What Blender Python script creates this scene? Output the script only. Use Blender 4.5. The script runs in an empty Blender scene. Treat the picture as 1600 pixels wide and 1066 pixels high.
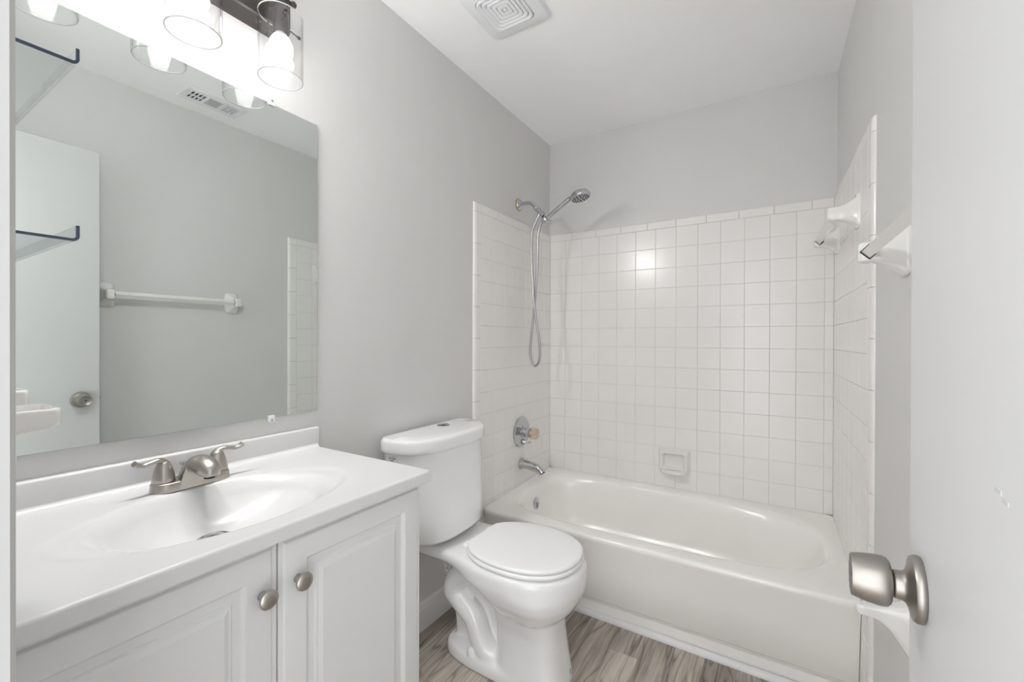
import bpy, bmesh, math, random
from math import sin, cos, pi, sqrt, radians
from mathutils import Vector, Matrix
random.seed(7)
S = bpy.context.scene
COL = S.collection

# ------------------------------------------------------------------ camera
CAM = Vector((1.243, 0.0, 1.196))
YAW, PITCH, ROLL = 0.548635, -0.003677, 0.003091
fw = Vector((-sin(YAW)*cos(PITCH), cos(YAW)*cos(PITCH), sin(PITCH)))
rt = Vector((cos(YAW), sin(YAW), 0)); up = rt.cross(fw)
r2 = rt*cos(ROLL) + up*sin(ROLL); u2 = -rt*sin(ROLL) + up*cos(ROLL)
cd = bpy.data.cameras.new('camera'); cam = bpy.data.objects.new('camera', cd); COL.objects.link(cam)
cam.matrix_world = Matrix(((r2.x, u2.x, -fw.x, CAM.x), (r2.y, u2.y, -fw.y, CAM.y), (r2.z, u2.z, -fw.z, CAM.z), (0, 0, 0, 1)))
cd.sensor_width = 36; cd.lens = 674.95/1600*36; cd.clip_start = 0.02
S.camera = cam

# ------------------------------------------------------------------ added fill light through the doorway, exposure
W = bpy.data.worlds.new('doorway_fill'); S.world = W; W.use_nodes = True  # even background light, added as fill; enters through the doorway
bg = W.node_tree.nodes['Background']; bg.inputs[0].default_value = (.965, .985, 1.0, 1); bg.inputs[1].default_value = 1.85
BULB = 8.0         # glow of the bulb globes themselves
LAMP = 126.0        # light each bulb throws into the room, softened close by
S.view_settings.view_transform = 'Standard'; S.view_settings.look = 'None'
S.view_settings.gamma = 1; S.view_settings.use_curve_mapping = False
S.view_settings.exposure = 0.93
S.cycles.use_denoising = True
S.cycles.max_bounces = 14; S.cycles.diffuse_bounces = 8; S.cycles.glossy_bounces = 6
S.cycles.transmission_bounces = 8; S.cycles.transparent_max_bounces = 16
S.cycles.sample_clamp_indirect = 6; S.cycles.caustics_reflective = False; S.cycles.caustics_refractive = False

# ------------------------------------------------------------------ materials
def lin(*c): return tuple(((v/255)/12.92 if v <= 10 else ((v/255+.055)/1.055)**2.4) for v in c) + (1,)
def pbr(name, col, rough=.5, metal=0., bump=None, coat=0., spec=.5, aniso=0.):
    m = bpy.data.materials.new(name); m.use_nodes = True; nt = m.node_tree
    b = nt.nodes['Principled BSDF']
    b.inputs['Base Color'].default_value = col if len(col) == 4 else tuple(col)+(1,)
    b.inputs['Roughness'].default_value = rough; b.inputs['Metallic'].default_value = metal
    b.inputs['Specular IOR Level'].default_value = spec
    b.inputs['Coat Weight'].default_value = coat; b.inputs['Coat Roughness'].default_value = .06
    if bump:
        sc, st, dist = bump
        tc = nt.nodes.new('ShaderNodeTexCoord'); n = nt.nodes.new('ShaderNodeTexNoise'); bp = nt.nodes.new('ShaderNodeBump')
        n.inputs['Scale'].default_value = sc; n.inputs['Detail'].default_value = 3
        bp.inputs['Strength'].default_value = st; bp.inputs['Distance'].default_value = dist
        nt.links.new(tc.outputs['Object'], n.inputs['Vector']); nt.links.new(n.outputs['Fac'], bp.inputs['Height'])
        nt.links.new(bp.outputs['Normal'], b.inputs['Normal'])
    return m
def mottled(m, scale, amt):
    """a faint procedural unevenness of the colour"""
    nt = m.node_tree; b = nt.nodes['Principled BSDF']; c = b.inputs['Base Color'].default_value[:]
    tc = nt.nodes.new('ShaderNodeTexCoord'); n = nt.nodes.new('ShaderNodeTexNoise'); r = nt.nodes.new('ShaderNodeValToRGB')
    n.inputs['Scale'].default_value = scale; n.inputs['Detail'].default_value = 4
    r.color_ramp.elements[0].position = .3; r.color_ramp.elements[1].position = .7
    r.color_ramp.elements[0].color = tuple(v*(1-amt) for v in c[:3])+(1,); r.color_ramp.elements[1].color = tuple(min(1, v*(1+amt)) for v in c[:3])+(1,)
    nt.links.new(tc.outputs['Object'], n.inputs['Vector']); nt.links.new(n.outputs['Fac'], r.inputs['Fac']); nt.links.new(r.outputs['Color'], b.inputs['Base Color'])
    return m
WALL = mottled(pbr('wall_paint', (.675, .670, .662), .45, bump=(260, .10, .002)), 3, .012)
CEIL = mottled(pbr('ceiling_paint', (.93, .93, .935), .6, bump=(18, .25, .004)), 3, .012)
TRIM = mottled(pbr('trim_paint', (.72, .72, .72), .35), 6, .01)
CASE_SHADE = mottled(pbr('casing_paint_shaded', (.50, .50, .498), .35), 6, .01)  # white trim darkened: shade on the casing is put into the colour
DOORP = mottled(pbr('door_paint', (.61, .612, .612), .36, bump=(9, .05, .003)), 4, .01)
CABP = mottled(pbr('cabinet_paint', (.73, .73, .728), .38), 6, .01)
MARB = mottled(pbr('cultured_marble', (.69, .69, .692), .24, coat=.15), 5, .008)
PORC = mottled(pbr('porcelain', (.86, .86, .86), .10, coat=.5), 5, .006)
SEATP = mottled(pbr('seat_plastic', (.90, .90, .905), .28), 5, .006)
TUBE_ = mottled(pbr('tub_enamel', (.90, .89, .865), .20, coat=.2), 4, .012)
TILE = mottled(pbr('wall_tile_glaze', (.835, .822, .805), .22, bump=(30, .05, .002)), 6, .015)
GROUT = mottled(pbr('grout', (.58, .555, .51), .85, bump=(300, .3, .001)), 9, .10)
CERAM = mottled(pbr('ceramic_glaze', (.80, .79, .77), .10, coat=.4), 8, .01)
CHROME = mottled(pbr('chrome', (.54, .55, .57), .07, 1.), 20, .02)
HOSEM = pbr('hose_steel', (.42, .42, .43), .28, 1.)
NICKEL = mottled(pbr('brushed_nickel', (.47, .44, .405), .30, 1., bump=(400, .04, .0005)), 60, .04)
KNOBM = mottled(pbr('satin_nickel', (.40, .375, .345), .40, 1., bump=(400, .04, .0005)), 60, .04)
DKMET = mottled(pbr('dark_bronze_metal', (.075, .068, .066), .40, .6), 30, .08)
BRASS = pbr('brass', (.62, .52, .28), .3, 1.)
BLACK = pbr('black_gap', (.015, .014, .013), .7)
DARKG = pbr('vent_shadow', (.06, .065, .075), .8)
INK = pbr('label_ink', (.10, .10, .10), .6)
PAPER = pbr('label_paper', (.74, .74, .73), .6)
PLAST = mottled(pbr('vent_plastic', (.80, .81, .83), .45), 6, .01)
MIRR = pbr('mirror_silver', (.80, .845, .825), 0.0, 1.)
MEDGE = pbr('mirror_edge', (.45, .50, .48), .2, .4)
CLIPM = pbr('clip_plastic', (.80, .82, .84), .15)
NOZZ = pbr('spray_rubber', (.05, .05, .055), .5)

def thin_glass(name, tint=(1, 1, 1), edge=.5, base=.06, rough=0.0, dark=.75):
    m = bpy.data.materials.new(name); m.use_nodes = True; nt = m.node_tree; nt.nodes.clear()
    o = nt.nodes.new('ShaderNodeOutputMaterial'); mx = nt.nodes.new('ShaderNodeMixShader')
    t = nt.nodes.new('ShaderNodeBsdfTransparent'); g = nt.nodes.new('ShaderNodeBsdfGlossy')
    lw = nt.nodes.new('ShaderNodeLayerWeight'); p = nt.nodes.new('ShaderNodeMath'); a = nt.nodes.new('ShaderNodeMath')
    p.operation = 'POWER'; p.inputs[1].default_value = 6.0; a.operation = 'MULTIPLY_ADD'
    a.inputs[1].default_value = edge; a.inputs[2].default_value = base
    lw.inputs['Blend'].default_value = .5
    nt.links.new(lw.outputs['Facing'], p.inputs[0]); nt.links.new(p.outputs[0], a.inputs[0]); nt.links.new(a.outputs[0], mx.inputs[0])
    cm = nt.nodes.new('ShaderNodeMix'); cm.data_type = 'RGBA'; cm.inputs[6].default_value = tuple(tint)+(1,); cm.inputs[7].default_value = tuple(v*dark for v in tint)+(1,)
    nt.links.new(p.outputs[0], cm.inputs[0]); nt.links.new(cm.outputs[2], t.inputs[0]); g.inputs['Roughness'].default_value = rough
    nt.links.new(t.outputs[0], mx.inputs[1]); nt.links.new(g.outputs[0], mx.inputs[2]); nt.links.new(mx.outputs[0], o.inputs[0])
    return m
GLASS = thin_glass('clear_shade_glass')
RIM_GLINT = pbr('rim_glint', (.72, .73, .73), .15)  # pale grey painted for the light caught on the shade edges
ACRYL = thin_glass('clear_acrylic', (.965, .975, .98), .5, .07, .02, .9)
ACEDGE = pbr('acrylic_dark_edge', (.05, .07, .11), .2)
KNOBAC = thin_glass('acrylic_knob', (.93, .86, .80), .8, .16, .05)
BULBM = bpy.data.materials.new('lit_bulb'); BULBM.use_nodes = True
_b = BULBM.node_tree.nodes['Principled BSDF']; _b.inputs['Base Color'].default_value = (.9, .9, .9, 1)
_b.inputs['Emission Color'].default_value = (1.0, .985, .965, 1); _b.inputs['Emission Strength'].default_value = BULB

def floor_mat():
    m = bpy.data.materials.new('grey_oak_planks'); m.use_nodes = True; nt = m.node_tree; L = nt.links.new
    b = nt.nodes['Principled BSDF']
    def N(t, **k):
        n = nt.nodes.new(t)
        for a, v in k.items(): setattr(n, a, v)
        return n
    def M(op, a, b_=None, c=None):
        n = N('ShaderNodeMath', operation=op)
        for i, v in enumerate((a, b_, c)):
            if v is None: continue
            if isinstance(v, (int, float)): n.inputs[i].default_value = v
            else: L(v, n.inputs[i])
        return n.outputs[0]
    tc = N('ShaderNodeTexCoord'); sp = N('ShaderNodeSeparateXYZ'); L(tc.outputs['Object'], sp.inputs[0])
    x, y = sp.outputs[0], sp.outputs[1]
    px = M('DIVIDE', M('ADD', x, 0.034), 0.1055); row = M('FLOOR', px); fx = M('FRACT', px)
    wn = N('ShaderNodeTexWhiteNoise', noise_dimensions='1D'); L(row, wn.inputs['W'])
    py = M('ADD', M('DIVIDE', y, 0.92), M('MULTIPLY', wn.outputs['Value'], 7.31)); cell = M('FLOOR', py); fy = M('FRACT', py)
    cv = N('ShaderNodeCombineXYZ'); L(row, cv.inputs[0]); L(cell, cv.inputs[1])
    w2 = N('ShaderNodeTexWhiteNoise', noise_dimensions='3D'); L(cv.outputs[0], w2.inputs['Vector'])
    rv = N('ShaderNodeSeparateXYZ'); L(w2.outputs['Color'], rv.inputs[0])
    # grain coordinates: stretched along y, shifted per plank
    gx = M('ADD', M('MULTIPLY', x, 1.0), M('MULTIPLY', rv.outputs[0], 13.0)); gy = M('ADD', M('MULTIPLY', y, .14), M('MULTIPLY', rv.outputs[1], 9.0))
    gc = N('ShaderNodeCombineXYZ'); L(gx, gc.inputs[0]); L(gy, gc.inputs[1])
    n1 = N('ShaderNodeTexNoise'); n1.inputs['Scale'].default_value = 7; n1.inputs['Detail'].default_value = 2; n1.inputs['Distortion'].default_value = .6
    L(gc.outputs[0], n1.inputs['Vector'])
    rings = M('FRACT', M('MULTIPLY', n1.outputs['Fac'], 13.0))
    ring = M('POWER', M('ABSOLUTE', M('SUBTRACT', M('MULTIPLY', rings, 2.0), 1.0)), 5.0)
    n2 = N('ShaderNodeTexNoise'); n2.inputs['Scale'].default_value = 150; n2.inputs['Detail'].default_value = 5; n2.inputs['Roughness'].default_value = .65
    gf = N('ShaderNodeCombineXYZ'); L(gx, gf.inputs[0]); L(M('MULTIPLY', gy, .28), gf.inputs[1]); L(gf.outputs[0], n2.inputs['Vector'])
    n3 = N('ShaderNodeTexNoise'); n3.inputs['Scale'].default_value = 22; n3.inputs['Detail'].default_value = 3
    L(gc.outputs[0], n3.inputs['Vector'])
    v = M('ADD', M('MULTIPLY', rv.outputs[2], .50), M('MULTIPLY', n3.outputs['Fac'], .60))
    v = M('ADD', v, M('MULTIPLY', M('SUBTRACT', n2.outputs['Fac'], .5), .75))
    v = M('SUBTRACT', v, M('MULTIPLY', ring, .30))
    edge = M('MINIMUM', M('MULTIPLY', M('MINIMUM', fx, M('SUBTRACT', 1.0, fx)), 0.1055), M('MULTIPLY', M('MINIMUM', fy, M('SUBTRACT', 1.0, fy)), 0.92))
    seam = M('LESS_THAN', edge, 0.0009)
    v = M('SUBTRACT', v, M('MULTIPLY', seam, .18))
    r = N('ShaderNodeValToRGB'); L(v, r.inputs['Fac'])
    e = r.color_ramp.elements; e[0].position = .08; e[0].color = lin(92, 83, 75); e[1].position = .95; e[1].color = lin(222, 214, 204)
    k = e.new(.42); k.color = lin(152, 143, 134); k = e.new(.66); k.color = lin(190, 181, 171)
    L(r.outputs[0], b.inputs['Base Color']); b.inputs['Roughness'].default_value = .34
    bp = N('ShaderNodeBump'); bp.inputs['Strength'].default_value = .15; bp.inputs['Distance'].default_value = .001
    L(v, bp.inputs['Height']); L(bp.outputs[0], b.inputs['Normal'])
    return m
FLOOR = floor_mat()

# ------------------------------------------------------------------ mesh building
def skew(p):
    """the right-hand wall of the room runs slightly out of square"""
    return Vector((p[0] + (2.481 - p[1])*0.0123, p[1], p[2]))
class MB:
    def __init__(s): s.v = []; s.f = []; s.mi = []
    def add(s, vs, fs, mi=0):
        o = len(s.v); s.v += [Vector(v) for v in vs]
        for f in fs: s.f.append([i+o for i in f]); s.mi.append(mi)
        return s
    def box(s, a, b, mi=0):
        x0, y0, z0 = a; x1, y1, z1 = b
        return s.add([(x0,y0,z0),(x1,y0,z0),(x1,y1,z0),(x0,y1,z0),(x0,y0,z1),(x1,y0,z1),(x1,y1,z1),(x0,y1,z1)],
                     [(0,3,2,1),(4,5,6,7),(0,1,5,4),(1,2,6,5),(2,3,7,6),(3,0,4,7)], mi)
    def rbox(s, a, b, r, seg=3, mi=0):
        bm = bmesh.new(); bmesh.ops.create_cube(bm, size=1)
        for v in bm.verts: v.co = Vector([(a[i]+b[i])/2 + v.co[i]*(b[i]-a[i]) for i in range(3)])
        bmesh.ops.bevel(bm, geom=bm.edges[:], offset=r, segments=seg, profile=.5, affect='EDGES')
        bm.verts.index_update()
        s.add([v.co.copy() for v in bm.verts], [[v.index for v in f.verts] for f in bm.faces], mi); bm.free(); return s
    def rings(s, rs, cap0=True, cap1=True, closed=True, mi=0):
        n = len(rs[0]); vs = [p for r in rs for p in r]; fs = []
        for k in range(len(rs)-1):
            for i in range(n if closed else n-1):
                j = (i+1) % n; fs.append((k*n+i, k*n+j, (k+1)*n+j, (k+1)*n+i))
        if cap0: fs.append(tuple(range(n-1, -1, -1)))
        if cap1: fs.append(tuple((len(rs)-1)*n+i for i in range(n)))
        return s.add(vs, fs, mi)
    def lathe(s, c, ax, prof, n=32, mi=0, cap0=True, cap1=True):
        """prof: (radius, distance along ax) from c"""
        ax = Vector(ax).normalized(); t = Vector((0, 0, 1)) if abs(ax.z) < .9 else Vector((1, 0, 0))
        a = ax.cross(t).normalized(); b = ax.cross(a); c = Vector(c)
        return s.rings([[c + ax*h + (a*cos(2*pi*i/n) + b*sin(2*pi*i/n))*max(r, 1e-5) for i in range(n)] for r, h in prof], cap0, cap1, mi=mi)
    def tube(s, pts, rad, n=16, mi=0, flat=None):
        """flat: optional (scale_a, scale_b) lists for elliptic sections"""
        P = [Vector(p) for p in pts]; R = rad if isinstance(rad, (list, tuple)) else [rad]*len(P)
        rs = []; pa = None
        for k, p in enumerate(P):
            d = (P[min(k+1, len(P)-1)] - P[max(k-1, 0)]).normalized()
            if pa is None:
                t = Vector((0, 0, 1)) if abs(d.z) < .9 else Vector((0, 1, 0)); a = d.cross(t).normalized()
            else: a = (pa - d*pa.dot(d)).normalized()
            pa = a; b = d.cross(a); fa, fb = flat[k] if flat else (1, 1)
            rs.append([p + (a*cos(2*pi*i/n)*fa + b*sin(2*pi*i/n)*fb)*R[k] for i in range(n)])
        return s.rings(rs, mi=mi)
    def map(s, fn): s.v = [Vector(fn(v)) for v in s.v]; return s
    def move(s, x, y, z): return s.map(lambda v: v + Vector((x, y, z)))

def spline(pts, n=8):
    P = [Vector(p) for p in pts]; out = []
    for k in range(len(P)-1):
        a, b, c, d = P[max(k-1, 0)], P[k], P[k+1], P[min(k+2, len(P)-1)]
        for i in range(n):
            t = i/n; out.append(.5*((2*b) + (c-a)*t + (2*a-5*b+4*c-d)*t*t + (3*b-a-3*c+d)*t**3))
    out.append(P[-1]); return out
def base_of(o):
    v = Vector((0, 0, 0))
    while o is not None: v += o.location; o = o.parent
    return v
def obj(name, mb, mat, parent=None, smooth=35, **props):
    me = bpy.data.meshes.new(name); off = base_of(parent) if parent else Vector((0, 0, 0))
    me.from_pydata([v - off for v in mb.v], [], mb.f); me.update()
    mats = mat if isinstance(mat, (list, tuple)) else [mat]
    for m in mats: me.materials.append(m)
    for p, i in zip(me.polygons, mb.mi): p.material_index = i
    bm = bmesh.new(); bm.from_mesh(me); bmesh.ops.remove_doubles(bm, verts=bm.verts, dist=1e-6)
    bmesh.ops.recalc_face_normals(bm, faces=bm.faces); bm.to_mesh(me); bm.free()
    if smooth:
        for p in me.polygons: p.use_smooth = True
        me.set_sharp_from_angle(angle=radians(smooth))
    o = bpy.data.objects.new(name, me); COL.objects.link(o)
    if parent: o.parent = parent
    for k, v in props.items(): o[k] = v
    return o
def thing(name, loc, label, cat, group=None):
    o = bpy.data.objects.new(name, None); COL.objects.link(o); o.location = loc; o.empty_display_size = .05
    o['label'] = label; o['category'] = cat
    if group: o['group'] = group
    return o
def struct(name, mb, mat, label, cat, smooth=35): return obj(name, mb, mat, None, smooth, kind='structure', label=label, category=cat)
def bevel(o, w, seg=2):
    m = o.modifiers.new('bevel', 'BEVEL'); m.width = w; m.segments = seg; m.limit_method = 'ANGLE'; m.angle_limit = radians(40); return o

# ================================================================== THE SETTING
CZ = 2.44; YB = 2.492; XR = 1.482; YF = 0.064; YO = -0.05
DX0, DX1 = 0.785, 1.402       # doorway
struct('floor', MB().box((-.1, YO-.9, -.06), (1.75, YB+.1, 0)), FLOOR, 'grey wood plank floor between vanity, toilet and tub', 'floor', 0)
struct('ceiling', MB().box((-.1, YO, CZ), (1.75, YB+.1, CZ+.08)), CEIL, 'white ceiling above the tub and vanity', 'ceiling', 0)
wall_left = struct('wall_left', MB().box((-.1, YO, 0), (0, YB+.1, CZ)), WALL, 'light grey painted wall behind the mirror and toilet', 'wall', 0)
wall_back = struct('wall_back', MB().box((0, YB, 0), (XR+.02, YB+.1, CZ)), WALL, 'light grey wall above the long side of the tub', 'wall', 0)
wall_right = struct('wall_right', MB().box((XR, YO-.22, 0), (XR+.1, YB+.1, CZ)).map(skew), WALL, 'light grey wall on the right with the ceramic towel bars', 'wall', 0)  # unseen stub past the doorway is added to dim the casing
wall_front = struct('wall_front', MB().box((0, YO, 0), (DX0-.012, YF, CZ)).box((DX0-.012, YO, 2.072), (DX1+.012, YF, CZ)).box((DX1+.012, YO, 0), (XR+.028, YF, CZ)),
                    WALL, 'grey wall around the doorway at the left edge', 'wall', 0)
def casing():
    m = MB()
    # door jamb lining and the moulded casing on the room side
    m.box((DX0-.012, YO, 0), (DX0, YF, 2.06)); m.box((DX1, YO, 0), (DX1+.012, YF, 2.06)); m.box((DX0-.012, YO, 2.06), (DX1+.012, YF, 2.072))
    prof = [(0, 0), (.0, .011), (.004, .0145), (.012, .0155), (.018, .0125), (.030, .0145), (.045, .016), (.053, .0175), (.057, .015), (.057, 0)]
    for side in (-1, 1):
        x0 = DX0-.002 if side < 0 else DX1+.002
        m.rings([[(x0+side*w, YF+d, z) for w, d in prof] for z in (0, 2.066)])
    m.rings([[(x, YF+d, 2.064+w) for w, d in prof] for x in (DX0-.06, DX1+.06)])
    return m
struct('trim_1', casing(), CASE_SHADE, 'white moulded door casing at the left edge of the view', 'door trim', 25)

# ---- door leaf, swung open against the right-hand side
HX, HY = 1.3545, .088; EX, EY = 1.3815, .694
dd = Vector((EX-HX, EY-HY, 0)); DW = dd.length; dd.normalize(); dn = Vector((-dd.y, dd.x, 0))   # dn points to the room (-x)
def D(u, v, z): return Vector((HX, HY, 0)) + dd*u + dn*v + Vector((0, 0, z))
door = MB().rbox((0, -.035, .012), (DW, 0, 2.03), .0015, 1).map(lambda p: D(p.x, p.y, p.z))
door = struct('door_1', door, DOORP, 'white flush door open at the right edge', 'door')
kz, ku = .926, DW-.064
def knob(side):
    m = MB(); c = D(ku, 0 if side > 0 else -.035, kz); ax = dn*side
    rose = MB().lathe(c, ax, [(.0335, 0), (.0345, .002), (.0345, .0055), (.0325, .0085), (.024, .0105), (.0175, .013), (.0152, .016), (.0148, .0225), (.0140, .0235)], 48)
    neck = MB().lathe(c, ax, [(.0105, .020), (.0105, .028)], 32)
    kn = MB().lathe(c, ax, [(.010, .0245), (.0165, .0248), (.0225, .0262), (.0255, .0290), (.0264, .0325), (.0264, .037), (.0259, .043), (.0248, .051), (.0232, .0585), (.0225, .0605), (.0212, .0610), (.0195, .0602), (.015, .0575), (.0085, .0565), (.008, .0572), (.0075, .0588), (.006, .0592), (0, .0592)], 48)
    return rose, neck, kn, MB().lathe(c + ax*.0590, ax, [(.0030, 0), (.0030, .0008)], 12)
for side in (1, -1):
    rose, neck, kn, slot = knob(side)
    k = obj('door_knob', kn, KNOBM, door)
    obj('knob_rosette', rose, KNOBM, k); obj('knob_neck', neck, BLACK, k); obj('key_slot', slot, BLACK, k)
obj('latch', MB().box((DW-.0005, -.030, kz-.028), (DW+.001, -.006, kz+.028)).box((DW, -.024, kz-.008), (DW+.007, -.013, kz+.008)).map(lambda p: D(p.x, p.y, p.z)), NICKEL, door)
obj('scuff', MB().rbox((.318, -.0003, 1.0945), (.330, .0004, 1.0985), .0003, 1).rbox((.306, -.0003, 1.091), (.317, .0004, 1.0945), .0003, 1).map(lambda p: D(p.x, p.y, p.z)), pbr('scuff_grey', (.54, .54, .525), .5), door, 0)
for hz in (.25, 1.02, 1.80):
    obj('hinge', MB().lathe(D(-.006, .004, hz), (0, 0, 1), [(.006, 0), (.006, .09)], 14), NICKEL, door)

# ---- tile surround: every tile a glazed pillow, with grout behind
def tilework(mb, fr, u0, u1, v0, v1, h, ins=None, hb=.0014):
    """fr(u,v,h)->point; ins = inset widths (u0,u1,v0,v1)"""
    a, b, c, d = ins or (.0018,)*4; g = .0006
    u0 += g; u1 -= g; v0 += g; v1 -= g
    t = [random.uniform(-.00010, .00010) for _ in range(4)]
    rs = [[fr(u0, v0, 0), fr(u1, v0, 0), fr(u1, v1, 0), fr(u0, v1, 0)]]
    NS = 8 if hb > .005 else 4
    for k in range(NS+1):
        q = k/NS*pi/2; i = 1-cos(q); z = h - hb*(1-sin(q)); w = k/NS
        rs.append([fr(u0+a*i, v0+c*i, z+t[0]*w), fr(u1-b*i, v0+c*i, z+t[1]*w), fr(u1-b*i, v1-d*i, z+t[2]*w), fr(u0+a*i, v1-d*i, z+t[3]*w)])
    mb.rings(rs, cap0=False)
H = .011; P = .110; Z0 = 1.814; ZC = 1.860; ZT = 1.814-13*P
NB = .0018
def back_fr(u, v, h): return (u, YB-h, v)
def left_fr(u, v, h): return (h, u, v)
def right_fr(u, v, h): return skew((XR-h, u, v))
def spans(a, b, start, p):
    xs = [a]; x = start
    while x < b-1e-4:
        if x > a+1e-4: xs.append(x)
        x += p
    return list(zip(xs, xs[1:]+[b]))
tb = MB()
for (x0, x1) in spans(H, XR-H, .0055, P):
    for k in range(13):
        tilework(tb, back_fr, x0, x1, Z0-P*(k+1), Z0-P*k, H)
for (x0, x1) in spans(H, XR-H, .773-.1532*5, .1532):
    tilework(tb, back_fr, x0, x1, Z0, ZC, H, (NB, NB, NB, .010), .008)
obj('tile_panel', tb, TILE, wall_back, 0)
obj('grout_bed', MB().box((0, YB-H+.0016, ZT-.02), (XR, YB, ZC-.006)), GROUT, wall_back, 0)
def side(fr, wall, ya, yi, nm, ystart):
    m = MB()
    for (y0, y1) in spans(yi, YB-H, ystart, P):
        for k in range(13): tilework(m, fr, y0, y1, Z0-P*(k+1), Z0-P*k, H)
        for k in range(13, 17 if y0 < 1.76 else 14): tilework(m, fr, y0, y1, max(Z0-P*(k+1), .005), Z0-P*k, H)
    for (y0, y1) in spans(yi, YB-H, yi, .1532):
        tilework(m, fr, y0, y1, Z0, ZC, H, (NB, NB, NB, .010), .008)
    z = ZC
    for k in range(13):
        z1 = Z0 if k == 0 else z-.1532
        if z1 < .01: z1 = .005
        tilework(m, fr, ya, yi, z1, z, H, (.020, NB, NB, .010 if k == 0 else NB), .0105)
        z = z1
        if z < .02: break
    obj('tile_panel', m, TILE, wall, 0)
    g = MB().box((0, 0, 0), (1, 1, 1)).map(lambda p: fr(ya+.014+(YB-ya-.014)*p.x, .002+(ZC-.010)*p.y, (H-.0018)*p.z))
    obj('grout_bed', g, GROUT, wall, 0)
side(left_fr, wall_left, 1.670, 1.722, 'left', 1.72)
side(right_fr, wall_right, 1.640, 1.697, 'right', 1.697)

# ---- baseboard and the trim along the tub
bp_ = [(0, 0), (.014, 0), (.014, .072), (.012, .078), (.0125, .084), (.009, .092), (.0095, .098), (.006, .108), (.003, .112), (0, .112)]
struct('baseboard_left', MB().rings([[(x, y, z) for x, z in bp_] for y in (.80, 1.668)]), TRIM, 'white moulded baseboard behind the toilet', 'baseboard', 25)
struct('baseboard_right', MB().rings([[skew((XR-x, y, z)) for x, z in bp_] for y in (.10, 1.638)]), TRIM, 'white baseboard behind the open door', 'baseboard', 25)
YT = 1.756
q = [(0, 0)] + [(-.019*cos(t*pi/16)**1.0, .020*sin(t*pi/16)) for t in range(9)]
struct('trim_2', MB().rings([[(x, YT+.019+(1.476-x)*.012+dy, z) for dy, z in q] for x in (.012, 1.484)]), TRIM, 'white quarter round strip on the floor along the tub', 'floor trim', 50)

# ================================================================== BATHTUB
RIM = .362
def sup(cx, cy, hx, hy, n, z, N=120, sq=None):
    out = []
    for i in range(N):
        t = 2*pi*(i+.5)/N; c, s = cos(t), sin(t)
        e = n if not callable(n) else n(c, s)
        r = (abs(c)**e + abs(s)**e)**(-1/e)
        out.append(Vector((cx+hx*c*r, cy+hy*s*r, z)))
    return out
TX0, TX1, TY0, TY1 = .0125, 1.4705, 1.738, 2.4795
def tub():
    m = MB(); N = 160
    bx0, bx1, by0, by1 = .085, 1.415, 1.822, 2.425      # basin mouth
    def outer(d, z):
        """plan of the tub's outside, front edge moved by d"""
        out = []
        cx, cy = (TX0+TX1)/2, (TY0+TY1)/2
        for p in sup(cx, cy, (TX1-TX0)/2, (TY1-TY0)/2, 60, z, N):
            if p.y < cy: p.y = cy + (p.y-cy)*((cy-TY0-d)/(cy-TY0))
            out.append(p)
        return out
    def basin(z, i0, i1, j0, j1, nl, nr):
        cx, cy = (bx0+i0+bx1-i1)/2, (by0+j0+by1-j1)/2
        return sup(cx, cy, (bx1-i1-bx0-i0)/2, (by1-j1-by0-j0)/2, lambda c, s: nr if c > 0 else nl, z, N)
    rs = [outer(.050, .0), outer(.050, .056), outer(.062, .058), outer(.062, .070), outer(.040, .074), outer(.036, .080),
          outer(.020, .22), outer(.004, RIM-.035), outer(.0005, RIM-.022), outer(.0, RIM-.014), outer(.002, RIM-.006), outer(.007, RIM-.0015), outer(.014, RIM)]
    # rim: nearly flat, then rolls down into the basin
    rs += [basin(RIM-.0005, -.030, -.022, -.030, -.026, 6, 3.6), basin(RIM-.002, -.016, -.012, -.016, -.014, 5.2, 3.3), basin(RIM-.005, -.006, -.005, -.006, -.005, 4.8, 3.1), basin(RIM-.010, .002, .002, .002, .002, 4.6, 3.0),
           basin(RIM-.018, .010, .010, .008, .008, 4.4, 2.9), basin(RIM-.05, .018, .022, .014, .016, 4.2, 2.8), basin(.24, .030, .07, .024, .030, 4, 2.7),
           basin(.16, .045, .13, .034, .045, 3.8, 2.6), basin(.11, .070, .18, .055, .065, 3.6, 2.6), basin(.085, .11, .24, .09, .10, 3.4, 2.6), basin(.075, .17, .32, .15, .15, 3.2, 2.6), basin(.072, .30, .50, .22, .22, 3, 2.4)]
    m.rings(rs, cap0=False)
    m.map(lambda p: Vector((p.x, p.y, p.z + (.023*max(0, (p.y-TY0)/(TY1-TY0))**1.2*max(0, min(1, (p.z-.25)/.09)) if p.z > .25 else 0))))
    return m
tubo = thing('bathtub', (.74, 2.1, 0), 'white enamelled bathtub with flat apron between the tiled walls', 'bathtub')
obj('tub_body', tub().map(lambda p: Vector((p.x + (2.481-p.y)*.0123*p.x/1.4705, p.y, p.z))), TUBE_, tubo, 60)
ov = MB().lathe((.1045, 2.12, .283), (1, 0, .10), [(.034, 0), (.0345, .003), (.032, .0065), (.026, .009), (.010, .0095), (.008, .012), (0, .0125)], 40)
ovo = obj('overflow_plate', ov, CHROME, tubo)
obj('trip_lever', MB().rbox((.112, 2.116, .262), (.122, 2.124, .288), .002, 2), CHROME, ovo)
obj('drain_ring', MB().lathe((.30, 2.12, .0725), (0, 0, 1), [(.036, 0), (.036, .003), (.030, .004), (.024, .001), (0, .001)], 36), CHROME, tubo)

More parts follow.
